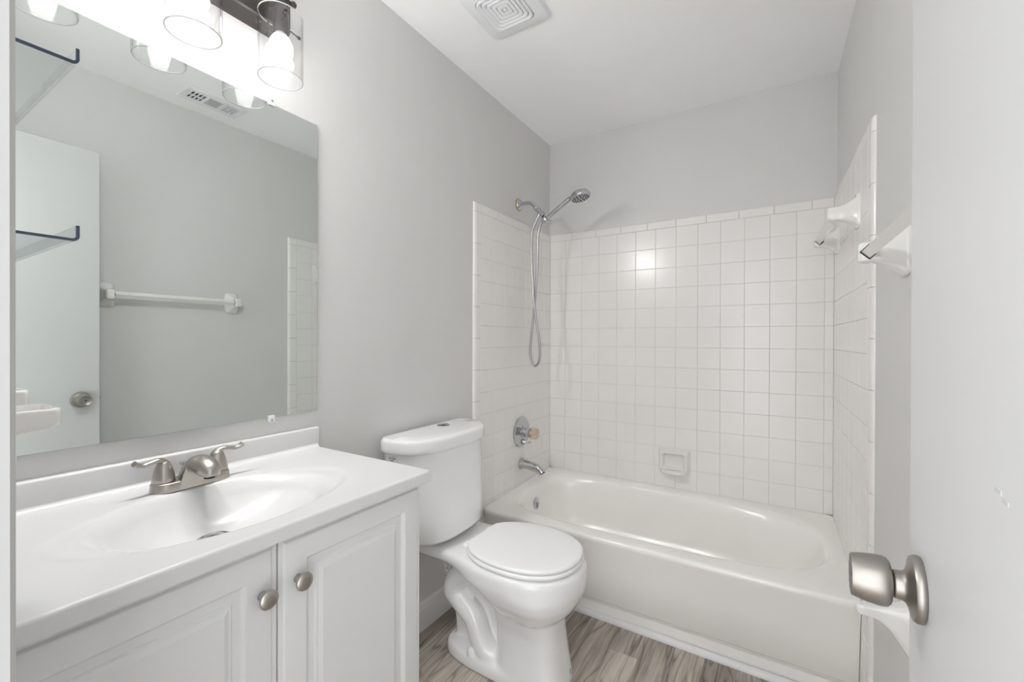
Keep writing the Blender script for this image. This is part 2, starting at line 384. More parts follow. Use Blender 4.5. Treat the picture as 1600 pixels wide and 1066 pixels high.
# ================================================================== SHOWER FITTINGS
YV = 2.118
v = thing('shower_valve', (H, YV, .672), 'round chrome shower valve with clear knob on tiled wall', 'shower valve')
obj('escutcheon', MB().lathe((H, YV, .672), (1, 0, 0), [(.086, 0), (.087, .003), (.083, .007), (.074, .0095), (.066, .0085), (.058, .010), (.045, .0135), (.030, .015), (0, .015)], 56), CHROME, v)
obj('stem_sleeve', MB().lathe((H, YV, .672), (1, 0, 0), [(.030, .012), (.030, .020), (.024, .022), (.023, .052), (.026, .054), (.026, .058), (.012, .060)], 36), CHROME, v)
kp = []
n_ = 40
def flute(r, h): return [(H+h, YV+r*(1+.035*cos(10*2*pi*i/n_))*cos(2*pi*i/n_), .672+r*(1+.035*cos(10*2*pi*i/n_))*sin(2*pi*i/n_)) for i in range(n_)]
kn = obj('valve_knob', MB().rings([flute(.022, .058), flute(.028, .062), flute(.031, .070), flute(.031, .096), flute(.028, .104), flute(.018, .106)]), KNOBAC, v)
obj('knob_core', MB().lathe((H+.058, YV, .672), (1, 0, 0), [(.012, 0), (.013, .02), (.017, .040), (.017, .044), (0, .0445)], 24), pbr('pink_reflection_core', (.87, .76, .69), .3, .2), kn)  # peach colour paints the pinkish reflections inside the clear knob
obj('diverter_lever', MB().lathe((H, YV+.006, .615), (1, 0, 0), [(.016, .006), (.015, .016), (.011, .024), (.008, .030)], 24).tube([(H+.026, YV+.006, .615), (H+.036, YV+.018, .613), (H+.040, YV+.040, .610)], [.006, .006, .004], 10), CHROME, v)

sp = thing('tub_spout', (H, YV, .49), 'chrome tub spout below the shower valve', 'tub spout')
pts = spline([(H, YV, .492), (H+.03, YV, .492), (H+.075, YV, .486), (H+.115, YV, .476), (H+.138, YV, .458)], 6)
n = len(pts)
obj('spout_body', MB().tube(pts, [.027 - .007*(i/(n-1)) for i in range(n)], 28, flat=[(1.05, 1)]*n).lathe((H, YV, .492), (1, 0, 0), [(.031, 0), (.031, .006), (.028, .009)], 32), CHROME, sp)
obj('spout_mouth', MB().lathe((H+.1375, YV, .4585), (.55, 0, -.8), [(.0155, 0), (.0155, .004)], 24), BLACK, sp)

YA = 2.10
sa = thing('shower_pipe', (0, YA, 1.955), 'chrome shower arm with hand shower bracket on grey wall', 'shower arm')
obj('caulk_ring', MB().lathe((0, YA, 1.955), (1, 0, 0), [(.036, 0), (.036, .004), (.032, .006)], 32), BRASS, sa, label='yellowed ring round the wall flange')
obj('flange', MB().lathe((.004, YA, 1.955), (1, 0, 0), [(.032, 0), (.032, .004), (.028, .010), (.018, .016), (.012, .020)], 32), CHROME, sa)
arm = spline([(.01, YA, 1.955), (.05, YA, 1.957), (.085, YA, 1.948), (.112, YA, 1.922)], 8)
obj('arm_pipe', MB().tube(arm, .0105, 18), CHROME, sa)
ax = Vector((.058, 0, -.062)).normalized(); c0 = Vector((.108, YA, 1.926))
obj('swivel_nut', MB().lathe(c0, ax, [(.0125, 0), (.0155, .003), (.0155, .014), (.0135, .017), (.0155, .020), (.0155, .032), (.012, .036)], 24), CHROME, sa)
rd = Vector((.70, 0, .44)).normalized(); rc = Vector((.150, YA-.002, 1.834)) + rd*.022
obj('bracket', MB().tube([c0+ax*.034, c0+ax*.055, c0+ax*.079], [.012, .0135, .015], 20).lathe(rc-rd*.014, rd, [(.0152, 0), (.0190, .001), (.0205, .004), (.0205, .024), (.0190, .027), (.0152, .028), (.0152, 0)], 28, cap0=False, cap1=False)
    .tube([(.137, YA, 1.894), (.130, YA, 1.880), (.1235, YA, 1.868)], [.011, .010, .009], 16), CHROME, sa)
hs = thing('handheld_shower', (.166, YA, 1.05), 'chrome hand shower with looped metal hose in the bracket', 'hand shower')
wd = Vector((.70, 0, .44)).normalized(); w0 = Vector((.150, YA-.002, 1.834))
hp = spline([w0, w0+wd*.05, w0+wd*.10, w0+wd*.15, w0+wd*.185, w0+wd*.205+Vector((.004, 0, -.004))], 5)
hn = len(hp)
wand = MB().tube(hp, [.0118+.0015*(i/(hn-1)) for i in range(hn)], 20)
hc = Vector((.372, YA, 1.938)); hax = Vector((.22, -.06, -.97)).normalized()
t1 = Vector((.97, 0, .22)).normalized(); t2 = hax.cross(t1)
def headring(r, h, sx=1.22): return [hc + hax*h + t1*(r*sx*cos(2*pi*i/36)) + t2*(r*sin(2*pi*i/36)) for i in range(36)]
wand.rings([headring(.006, -.036), headring(.022, -.033), headring(.036, -.024), headring(.044, -.010), headring(.046, .0), headring(.0445, .006), headring(.041, .008)])
obj('wand', wand, CHROME, hs, 50)
sf = obj('spray_face', MB().rings([headring(.041, .0075), headring(.040, .0095), headring(.001, .0105)]), pbr('spray_face_grey', (.45, .45, .46), .3, .6), hs)
nz = MB()
for rr, cnt in ((.034, 18), (.024, 10), (.012, 6)):
    for i in range(cnt):
        a = 2*pi*i/cnt; c = hc + hax*.0095 + t1*(rr*1.22*cos(a)) + t2*(rr*sin(a)); nz.lathe(c, hax, [(.0036, 0), (.0030, .003), (0, .0032)], 8)
obj('nozzles', nz, NOZZ, sf, kind='stuff')
hose = spline([(.123, YA, 1.866), (.108, YA, 1.838), (.092, YA-.002, 1.800), (.087, YA-.004, 1.70), (.090, YA-.006, 1.60), (.100, YA-.008, 1.47), (.103, YA-.010, 1.43), (.122, YA-.012, 1.30), (.139, YA-.010, 1.20), (.143, YA-.008, 1.13), (.135, YA-.004, 1.075),
               (.110, YA, 1.050), (.085, YA+.004, 1.075), (.074, YA+.008, 1.13), (.078, YA+.010, 1.20), (.090, YA+.010, 1.30), (.103, YA+.010, 1.43), (.110, YA+.008, 1.50), (.119, YA+.005, 1.60), (.122, YA+.002, 1.70), (.126, YA, 1.77), (.138, YA-.001, 1.815), (.152, YA-.002, 1.836)], 8)
obj('hose', MB().tube(hose, [.0066 + .0004*(i % 2) for i in range(len(hose))], 14), HOSEM, hs)

# ---- recessed-look soap dish on the back tiles
sd = thing('soap_dish', (.775, YB-H, .47), 'white ceramic soap dish on tiled back wall above tub', 'soap dish')
def rrect(cx, cz, hx, hz, r, y, k=6):
    out = []
    for (sx, sz, a0) in ((1, 1, 0), (-1, 1, 90), (-1, -1, 180), (1, -1, 270)):
        for i in range(k+1):
            a = radians(a0+90*i/k); out.append((cx+sx*(hx-r)+r*cos(a), y, cz+sz*(hz-r)+r*sin(a)))
    return out
yb = YB-H; cx, cz = .771, .536
obj('dish', MB().rings([rrect(cx, cz, .080, .064, .008, yb), rrect(cx, cz, .080, .064, .008, yb-.006), rrect(cx, cz, .076, .060, .010, yb-.013), rrect(cx, cz, .072, .056, .010, yb-.028), rrect(cx, cz, .067, .052, .010, yb-.034),
    rrect(cx, cz, .058, .043, .010, yb-.034), rrect(cx, cz, .054, .038, .010, yb-.028), rrect(cx, cz, .050, .034, .010, yb-.006), rrect(cx, cz, .040, .026, .010, yb-.003)]), CERAM, sd, 45)
lip = MB()
lip.rings([[(cx-.066+.132*t, yb-.010 - (.050*(1-abs(2*t-1)**3.5)+.022)*1.0*w, cz-.050+h) for (w, h) in ((0, -.010), (.85, -.012), (1, -.006), (1.0, .006), (.93, .012), (.86, .006), (.80, .001), (0, .001))] for t in [i/24 for i in range(25)]])
obj('tray', lip, CERAM, sd, 50)
rb = MB()
for i in range(4): rb.rbox((cx-.036+i*.022, yb-.060, cz-.050), (cx-.030+i*.022, yb-.012, cz-.045), .002, 2)
obj('drain_rib', rb, CERAM, sd)

# ---- ceramic posts and square bars
def post(y, z, base, tip, L, yt=0, foot=.006, dz=0):
    """post on the right-hand wall: base (half y, half z), tip (half y, half z)"""
    m = MB(); rs = []
    prof = [(0, 1.0), (foot, 1.0), (foot+.004, .93), (.016, .80), (.026, .56), (.040, .28), (.055, .08), (L-.028, 0), (L-.012, .0)]
    def ring(hy, hz, d, sy=0):
        out = []
        for i in range(40):
            t = 2*pi*i/40; c, s_ = cos(t), sin(t); e = 5; r = (abs(c)**e+abs(s_)**e)**(-1/e)
            out.append((XR-d, y+sy+hy*c*r, z+hz*s_*r+dz*min(1, d/.045)))
        return out
    for d, w in prof: rs.append(ring(tip[0]+(base[0]-tip[0])*w, tip[1]+(base[1]-tip[1])*w, d, yt*min(1, d/.05)))
    for d, k in ((L-.005, .93), (L-.001, .80), (L, .60)): rs.append(ring(tip[0]*k, tip[1]*k, d, yt))
    return m.rings(rs)
def bar(y0, y1, d, z, w, mats=None):
    return MB().rings([[(XR-d+a*w, y, z+b*w) for a, b in ((1, 0), (0, 1), (-1, 0), (0, -1))] for y in (y0, y1)])
def towel_bar(name, label, ya, yb_, z, d, off=0., group=None, w=.0155):
    t = thing(name, skew((XR, (ya+yb_)/2, z)), label, 'towel bar')
    for i, y in enumerate((ya, yb_)):
        s = 1 if i == 0 else -1
        p = obj('post', post(y, z, (.036, .058), (.0165, .024), d+.020, 0, .006+off).map(skew), CERAM, t, 50)
        obj('bar_socket', bar(y+s*.0162, y+s*.0172, d, z, w+.0035).map(skew), BLACK, p, 0)
    obj('bar', bevel_free(bar(ya+.012, yb_-.012, d, z, w)).map(skew), CERAM, t, 0)
    return t
def bevel_free(m): return m
towel_bar('ceramic_towel_bar', 'white ceramic towel bar on the tile inside the tub alcove', 1.858, 2.345, 1.632, .078, .011)
towel_bar('ceramic_towel_bar', 'long white ceramic towel bar on the painted wall behind the door', .742, 1.300, 1.402, .070)
tp = thing('toilet_paper_holder', skew((XR, 1.33, .57)), 'empty white ceramic toilet paper holder below the door knob', 'toilet paper holder')
for y in (1.250, 1.362): obj('post', post(y, .563, (.026, .058), (.014, .012), .096, 0, .006, .026).map(skew), CERAM, tp, 50)

# ================================================================== TOILET
TC = 1.352; TK = 1.319
to = thing('toilet', (.38, TC, 0), 'white two piece toilet between the vanity and the tub', 'toilet')
def egg(x0, x1, hw, z, sq=2.35, xm=.46, N=72):
    """egg outline: widest at fraction xm between x0 and x1"""
    out = []; xc = x0+(x1-x0)*xm
    for i in range(N):
        t = 2*pi*i/N; c, s = cos(t), sin(t); e = sq; r = (abs(c)**e+abs(s)**e)**(-1/e)
        out.append(Vector((xc+(x1-xc if c > 0 else xc-x0)*c*r, TC+hw*s*r, z)))
    return out
def keyhole(x0, x1, wb, wm, z, N=96, blend=(.20, .42)):
    """bowl rim with the deck that runs back under the tank"""
    pts = []; h = N//2
    for i in range(h+1):
        t = i/h; u = .5-.5*cos(pi*t); x = x0+(x1-x0)*u
        xm = x0+(x1-x0)*.66
        if x >= xm: w = wm*max(0, 1-((x-xm)/(x1-xm))**2.3)**.5
        else:
            k = max(0, min(1, (x-blend[0])/(blend[1]-blend[0]))); k = k*k*(3-2*k); w = wb+(wm-wb)*k
            k2 = min(1, (x-x0)/.03); w *= (1-(1-k2)**2.5)**.4
        pts.append((x, w))
    return [Vector((x, TC+w, z)) for x, w in pts] + [Vector((x, TC-w, z)) for x, w in reversed(pts[1:-1])]
bowl = MB()
RZ = .428
bowl.rings([keyhole(.045, .675, .12, .168, RZ), keyhole(.038, .690, .138, .182, RZ-.004), keyhole(.036, .697, .146, .187, RZ-.014), keyhole(.040, .699, .146, .188, RZ-.035),
            keyhole(.075, .699, .122, .187, RZ-.055, blend=(.20, .40)), keyhole(.17, .696, .095, .182, .352, blend=(.22, .42)), keyhole(.25, .686, .09, .170, .320, blend=(.27, .45)), keyhole(.30, .668, .08, .150, .288, blend=(.30, .47)), keyhole(.335, .640, .07, .122, .258, blend=(.33, .5)), keyhole(.355, .615, .06, .100, .240, blend=(.35, .5))])
def ped(z, x0, x1, hw, sq=3.4): return egg(x0, x1, hw, z, sq, .5)
bowl.rings([ped(.31, .33, .645, .125, 2.6), ped(.27, .35, .628, .112, 2.8), ped(.235, .372, .617, .097, 3.2), ped(.19, .385, .617, .090), ped(.11, .388, .627, .095), ped(.03, .39, .640, .103), ped(.0, .39, .642, .104)])
bowl.rings([egg(.150, .62, .104, 0, 3.2, .6), egg(.148, .62, .106, .012, 3.2, .6), egg(.150, .62, .104, .038, 3.2, .6), egg(.158, .60, .094, .048, 3.2, .6)])
# web under the deck and the trap way showing as a bent pipe on both sides
def slab(x0a, x1a, z0, x0b, x1b, z1, hw): bowl.rings([[(x0a, TC-hw, z0), (x1a, TC-hw, z0), (x1a, TC+hw, z0), (x0a, TC+hw, z0)], [(x0b, TC-hw, z1), (x1b, TC-hw, z1), (x1b, TC+hw, z1), (x0b, TC+hw, z1)]])
slab(.185, .42, .02, .165, .42, .25, .028); slab(.165, .42, .24, .10, .42, .40, .055)
for sg in (-1, 1):
    tr = spline([(.37, TC+sg*.035, .325), (.30, TC+sg*.052, .335), (.225, TC+sg*.058, .300), (.205, TC+sg*.060, .245), (.245, TC+sg*.062, .208), (.295, TC+sg*.060, .170), (.318, TC+sg*.058, .110), (.345, TC+sg*.055, .065), (.385, TC+sg*.05, .040)], 6)
    bowl.tube(tr, [.046]*20+[.042]*(len(tr)-20), 20)
bo = obj('bowl', bowl, PORC, to, 60)
rm = bo.modifiers.new('fuse', 'REMESH'); rm.mode = 'VOXEL'; rm.voxel_size = .0055; rm.use_smooth_shade = True
sm = bo.modifiers.new('fillet', 'SMOOTH'); sm.factor = .5; sm.iterations = 12
def tk(z, x1, hw, N=64, r=.03):
    hw -= .003
    """D-shaped plan: straight back at the wall, bowed front"""
    out = []; xb = .024
    for i in range(N+1):
        t = -pi/2 + pi*i/N; c, s = cos(t), sin(t); e = 2.9; q = (abs(c)**e+abs(s)**e)**(-1/e)
        out.append(Vector((xb+.03+(x1-xb-.03)*abs(c)*q, TK+hw*s*q, z)))
    out += [Vector((xb+.008, TK+hw-.002, z)), Vector((xb, TK+hw-.012, z)), Vector((xb, TK-hw+.012, z)), Vector((xb+.008, TK-hw+.002, z))]
    return out
tank = obj('tank', MB().rings([tk(.452, .205, .18), tk(.456, .222, .196), tk(.470, .230, .205), tk(.55, .226, .214), tk(.70, .215, .225), tk(.795, .208, .230)]), PORC, to, 50)
lid = obj('tank_lid', MB().rings([tk(.786, .206, .2325), tk(.787, .216, .2415), tk(.791, .219, .2445), tk(.800, .220, .245), tk(.826, .220, .245), tk(.833, .2175, .2425), tk(.8375, .211, .236), tk(.839, .20, .235), tk(.840, .15, .18)]), PORC, to, 50)
fb = obj('flush_button', MB().lathe((.072, 1.376, .838), (0, 0, 1), [(.027, 0), (.027, .004), (.0245, .0055), (.023, .0045), (0, .0045)], 36), CHROME, lid)
obj('button_split', MB().box((.0705, 1.353, .8424), (.0725, 1.399, .8429)), BLACK, fb, 0)
def seat_pl(z, g, N=72):
    """seat plan with a straight back edge"""
    out = []
    for p in egg(.262-g, .682+g, .174+g, z, 2.25, .50, N):
        if p.x < .283-g: p.x = .283-g
        out.append(p)
    return out
obj('seat', MB().rings([seat_pl(.430, -.004), seat_pl(.4305, .001), seat_pl(.434, .003), seat_pl(.440, .003), seat_pl(.4435, 0), seat_pl(.444, -.01)]), SEATP, to, 50)
obj('seat_lid', MB().rings([seat_pl(.4465, -.008), seat_pl(.447, -.002), seat_pl(.450, 0), seat_pl(.455, 0), seat_pl(.4585, -.003), seat_pl(.460, -.010), seat_pl(.4612, -.05), seat_pl(.4615, -.12)]), SEATP, to, 50)
for sg in (-1, 1):
    obj('hinge_cap', MB().rbox((.258, TC+sg*.072-.016, .426), (.284, TC+sg*.072+.016, .444), .006, 3), SEATP, to)
    obj('bolt_cap', MB().lathe((.300, TC+sg*.088, .046), (0, 0, 1), [(.017, 0), (.016, .012), (.0145, .022), (.010, .028), (0, .030)], 24), PORC, to)
    obj('tank_bolt', MB().lathe((.150, TC+sg*.085, .425), (0, 0, 1), [(.012, 0), (.012, .030)], 12), BLACK, to)
GREY = pbr('mark_grey', (.30, .31, .31), .5)
obj('maker_mark', MB().tube([(.6385, 1.3805, .030), (.6380, 1.384, .040), (.6360, 1.3855, .050)], .0011, 8).tube([(.6385, 1.3900, .030), (.6380, 1.3885, .040), (.6365, 1.391, .048)], .0011, 8), GREY, to, 0)
# small labels stuck on the china
st = obj('tank_label', MB().box((.058, TK-.2275, .740), (.100, TK-.2235, .777)), PAPER, tank, 0)
ink = MB()
random.seed(3)
for k, (z, L0, L1) in enumerate([(.769, .062, .070), (.769, .076, .094), (.762, .066, .084), (.755, .070, .096), (.748, .078, .092)]):
    ink.box((L0, TK-.2283, z-.0012), (L1, TK-.2273, z+.0012))
obj('print', ink, INK, st, 0)
ul = obj('underside_label', MB().box((.150, TC-.0562, .300), (.190, TC-.0552, .336)), PAPER, to, 0)
obj('print', MB().box((.154, TC-.0568, .3255), (.176, TC-.0560, .3280)).box((.160, TC-.0568, .3185), (.170, TC-.0560, .320)).box((.154, TC-.0568, .308), (.180, TC-.0560, .3108)), INK, ul, 0)

# ================================================================== VANITY
VY0, VY1 = .070, .815; VX = .474
va = thing('vanity_cabinet', (.24, .44, 0), 'white raised panel vanity cabinet under the sink', 'cabinet')
obj('carcass', MB().box((.012, VY0, .10), (.455, VY0+.016, .833)).box((.012, VY1-.016, .10), (.455, VY1, .833)).box((.012, VY0+.016, .10), (.455, VY1-.016, .118)).box((.012, VY0+.016, .118), (.018, VY1-.016, .833)).box((.437, VY0+.016, .80), (.455, VY1-.016, .833)).box((.437, VY0+.016, .118), (.455, VY0+.04, .80)).box((.437, VY1-.04, .118), (.455, VY1-.016, .80)).box((.437, .435, .118), (.455, .459, .80)).box((.012, VY0+.005, 0), (.40, VY1-.005, .10)), CABP, va, 0)
def cab_door(y0, y1, z0, z1, knob_y):
    x = .457; T = .019
    def R(i, d): return [(x+T+d, y0+i, z0+i), (x+T+d, y1-i, z0+i), (x+T+d, y1-i, z1-i), (x+T+d, y0+i, z1-i)]
    rs = [[(x, y0, z0), (x, y1, z0), (x, y1, z1), (x, y0, z1)], R(0, -.005), R(.003, -.0042), R(.008, -.0042), R(.012, -.0012), R(.016, 0), R(.053, 0), R(.0545, -.004), R(.060, -.0085), R(.074, -.0085),
          R(.0765, -.0045), R(.0785, -.0040), R(.081, -.0040), R(.0865, -.0010), R(.089, 0), R(.10, .0)]
    d = obj('door', MB().rings(rs), CABP, va, 20)
    k = MB().lathe((x+T, knob_y, .745), (1, 0, 0), [(.008, -.001), (.0075, .003), (.0055, .007), (.0055, .013), (.010, .0165), (.0155, .019), (.0165, .0215), (.0160, .0245), (.013, .0272), (.007, .0288), (0, .0292)], 36)
    obj('knob', k, NICKEL, d)
cab_door(VY0+.002, .4455, .115, .8295, .417); cab_door(.4485, VY1-.001, .115, .8295, .483)

ct = thing('washbasin', (.24, .45, .833), 'white cultured marble vanity top with oval basin', 'vanity top')
CT0, CT1, CX0, CX1, CTZ = .0655, .8345, .002, .492, .862
SCX, SCY, SHX, SHY = .282, .450, .150, .200
def topz(x, y):
    # outer shallow oval, then the bowl itself
    ro = sqrt(((x-.285)/.158)**2 + ((y-SCY)/.272)**2)
    z = CTZ
    k = min(1, max(0, (1.0-ro)/.10)); z -= .0028*k*k*(3-2*k)
    r = sqrt(((x-SCX)/SHX)**2 + ((y-SCY)/SHY)**2)
    if r < 1.12:
        if r > .90: q = (1.12-r)/.22; z -= .030*q*q
        else:
            xw = x + .040*(.90-r)/.90           # the bowl is deepest a little towards the back
            r = min(.90, sqrt(((xw-SCX)/SHX)**2 + ((y-SCY)/SHY)**2)); z -= .030 + .056*(1-(r/.90)**2.6)
    # front and right edges roll over
    for e in (CX1-x, CT1-y, y-CT0):
        if e < .006: z -= .006 - sqrt(max(0, .006**2-(.006-e)**2))
    return z
nx, ny = 150, 230
def gsp(a, b, n):   # denser at the rolled edges
    return [a, *[a+(b-a)*i/n for i in range(1, n)], b]
xs = sorted(set(gsp(CX0, CX1, nx) + [CX1-.006*(1-cos(k*pi/16)) for k in range(8)]))
ys = sorted(set(gsp(CT0, CT1, ny) + [CT1-.006*(1-cos(k*pi/16)) for k in range(8)] + [CT0+.006*(1-cos(k*pi/16)) for k in range(8)]))
tm = MB(); nX, nY = len(xs), len(ys)
vs = [(x, y, topz(x, y)) for x in xs for y in ys]
fs = [(i*nY+j, (i+1)*nY+j, (i+1)*nY+j+1, i*nY+j+1) for i in range(nX-1) for j in range(nY-1)]
ZB = .834
loop = [i*nY for i in range(nX)] + [(nX-1)*nY+j for j in range(1, nY)] + [i*nY+nY-1 for i in range(nX-2, -1, -1)] + [j for j in range(nY-2, 0, -1)]
o = len(vs); vs += [(vs[i][0], vs[i][1], ZB) for i in loop]; L_ = len(loop)
fs += [(loop[k], loop[(k+1) % L_], o+(k+1) % L_, o+k) for k in range(L_)]
tm.add(vs, fs); obj('counter', tm, MARB, ct, 60)
bs = MB().rbox((.001, CT0, .858), (.022, .843, .9205), .005, 3)
cv = [(.0215, .862)] + [(.0215+.012*(1-sin(a*pi/16)), .8618+.012*(1-cos(a*pi/16))) for a in range(9)]
bs.rings([[(x, y, z) for x, z in [(.020, .858), (.034, .858)] + [(.034-.013*sin(a*pi/16), .8622+.013*(1-cos(a*pi/16))) for a in range(9)] + [(.020, .876)]] for y in (CT0, .835)])
obj('backsplash', bs, MARB, ct, 50)
dr = obj('sink_drain', MB().lathe((.243, SCY-.004, .7765), (0, 0, 1), [(.032, 0), (.032, .003), (.028, .004), (.023, .002), (.0225, .001), (.019, .001), (.018, .007), (.008, .010), (0, .0105)], 36), CHROME, ct)

# ---- centerset faucet
FY, FX = .463, .098
fa = thing('faucet', (FX, FY, .862), 'brushed nickel two handle faucet behind the basin', 'faucet')
def stad(hx, hy, z, N=48):
    out = []
    for i in range(N):
        t = 2*pi*i/N; c, s = cos(t), sin(t)
        out.append((FX+hx*c, FY+(hy-hx)*(1 if s > 0 else -1)+hx*s, z))
    return out
obj('base_plate', MB().rings([stad(.0285, .078, .8621), stad(.0285, .078, .8640), stad(.0275, .0770, .8780), stad(.0265, .0760, .8800), stad(.0245, .074, .8812), stad(.018, .067, .8815)]), NICKEL, fa, 40)
for sg in (-1, 1):
    yc = FY+sg*.0535
    h = obj('handle', MB().lathe((FX, yc, .881), (0, 0, 1), [(.0205, 0), (.0213, .002), (.0205, .010), (.0182, .022), (.0155, .032), (.0125, .040), (.0085, .0455), (.004, .0475), (0, .048)], 32), NICKEL, fa, 50)
    lv = spline([(FX-.004, yc-sg*.008, .908), (FX-.001, yc-sg*.001, .924), (FX+.003, yc+sg*.012, .9310), (FX+.005, yc+sg*.024, .9290), (FX+.006, yc+sg*.037, .9265), (FX+.007, yc+sg*.047, .9290), (FX+.008, yc+sg*.054, .9345)], 6)
    nn = len(lv); obj('lever', MB().tube(lv, [.0120-.0065*min(1, i/13)+.002*max(0, (i-nn+9)/9) for i in range(nn)], 16, flat=[(1.15, .8)]*nn), NICKEL, h, 60)
    obj('handle_gap', MB().lathe((FX, yc, .8795), (0, 0, 1), [(.0195, 0), (.0195, .003)], 32), BLACK, h)
def spsec(x, hw, zt, zb, k=2.3):
    out = []; zc = zb; N = 40
    for i in range(N):
        t = 2*pi*i/N; c, s = cos(t), sin(t)
        r = (abs(c)**k+abs(s)**k)**(-1/k)
        out.append((x, FY+hw*c*r, (zb+(zt-zb)*s*r) if s > 0 else zb+(.006 if x > FX+.04 else .0025)*s*r))
    return out
def skirt(x, wb, wt, zt, zb=.8625):
    """saddle section: straight flanks leaning in to a rounded ridge"""
    pts = [(wb, zb), (wb, zb+.004)]
    for a in range(0, 13):
        t = pi*a/12; pts.append((wt*cos(t), zt - wt*.75 + wt*.75*sin(t)))
    pts += [(-wb, zb+.004), (-wb, zb)]
    return [(x, FY+a, b) for a, b in pts]
spo = MB().rings([skirt(FX-.026, .010, .006, .886), skirt(FX-.022, .024, .014, .897), skirt(FX-.010, .032, .018, .909), skirt(FX+.006, .036, .020, .920), skirt(FX+.020, .037, .0212, .928), skirt(FX+.0265, .036, .0215, .9310), skirt(FX+.0285, .034, .0210, .9315)])
def barrel(x, r, zt, zb):
    out = []
    for i in range(33):
        t = -.22*pi + 1.44*pi*i/32; out.append((x, FY+r*cos(t), max(zb, zt-r+r*sin(t))))
    return out
spo.rings([barrel(FX+.004, .017, .921, .895), barrel(FX+.020, .0205, .930, .895), barrel(FX+.036, .0222, .9345, .895), barrel(FX+.052, .0226, .9360, .896), barrel(FX+.068, .0224, .9345, .896), barrel(FX+.082, .0212, .9305, .896), barrel(FX+.094, .0185, .9245, .896), barrel(FX+.102, .0145, .9180, .896), barrel(FX+.106, .009, .9110, .897), barrel(FX+.107, .003, .904, .898)])
spt = obj('spout', spo, NICKEL, fa, 60)
obj('aerator', MB().lathe((FX+.084, FY, .8958), (0, 0, -1), [(.0105, 0), (.0105, .006), (.008, .0065)], 24), BLACK, spt)
obj('lift_rod', MB().lathe((FX-.034, FY-.002, .880), (0, 0, 1), [(.0025, -.015), (.0025, .018), (.006, .021), (.0085, .025), (.0085, .027), (.004, .029)], 20), NICKEL, fa)

# ================================================================== MIRROR
mi = thing('wall_mirror', (.004, .455, .970), 'large frameless wall mirror above the vanity', 'mirror')
obj('mirror_glass', MB().box((.0075, .072, .970), (.0080, .842, 1.868)), MIRR, mi, 0)
obj('mirror_edge', MB().box((.0005, .0715, .9695), (.00745, .8425, 1.8685)), MEDGE, mi, 0)
for (y, z, s) in ((.697, 1.868, 1), (.697, .970, -1), (.20, .970, -1), (.20, 1.868, 1)):
    c = obj('clip', MB().rbox((.0005, y-.010, z-.006 if s > 0 else z-.014), (.0125, y+.010, z+.014 if s > 0 else z+.006), .003, 2), CLIPM, mi, label='clear plastic mirror clip')
    obj('clip_screw', MB().lathe((.0125, y, z+s*.008), (1, 0, 0), [(.0035, 0), (.003, .001), (0, .0012)], 14), NICKEL, c)

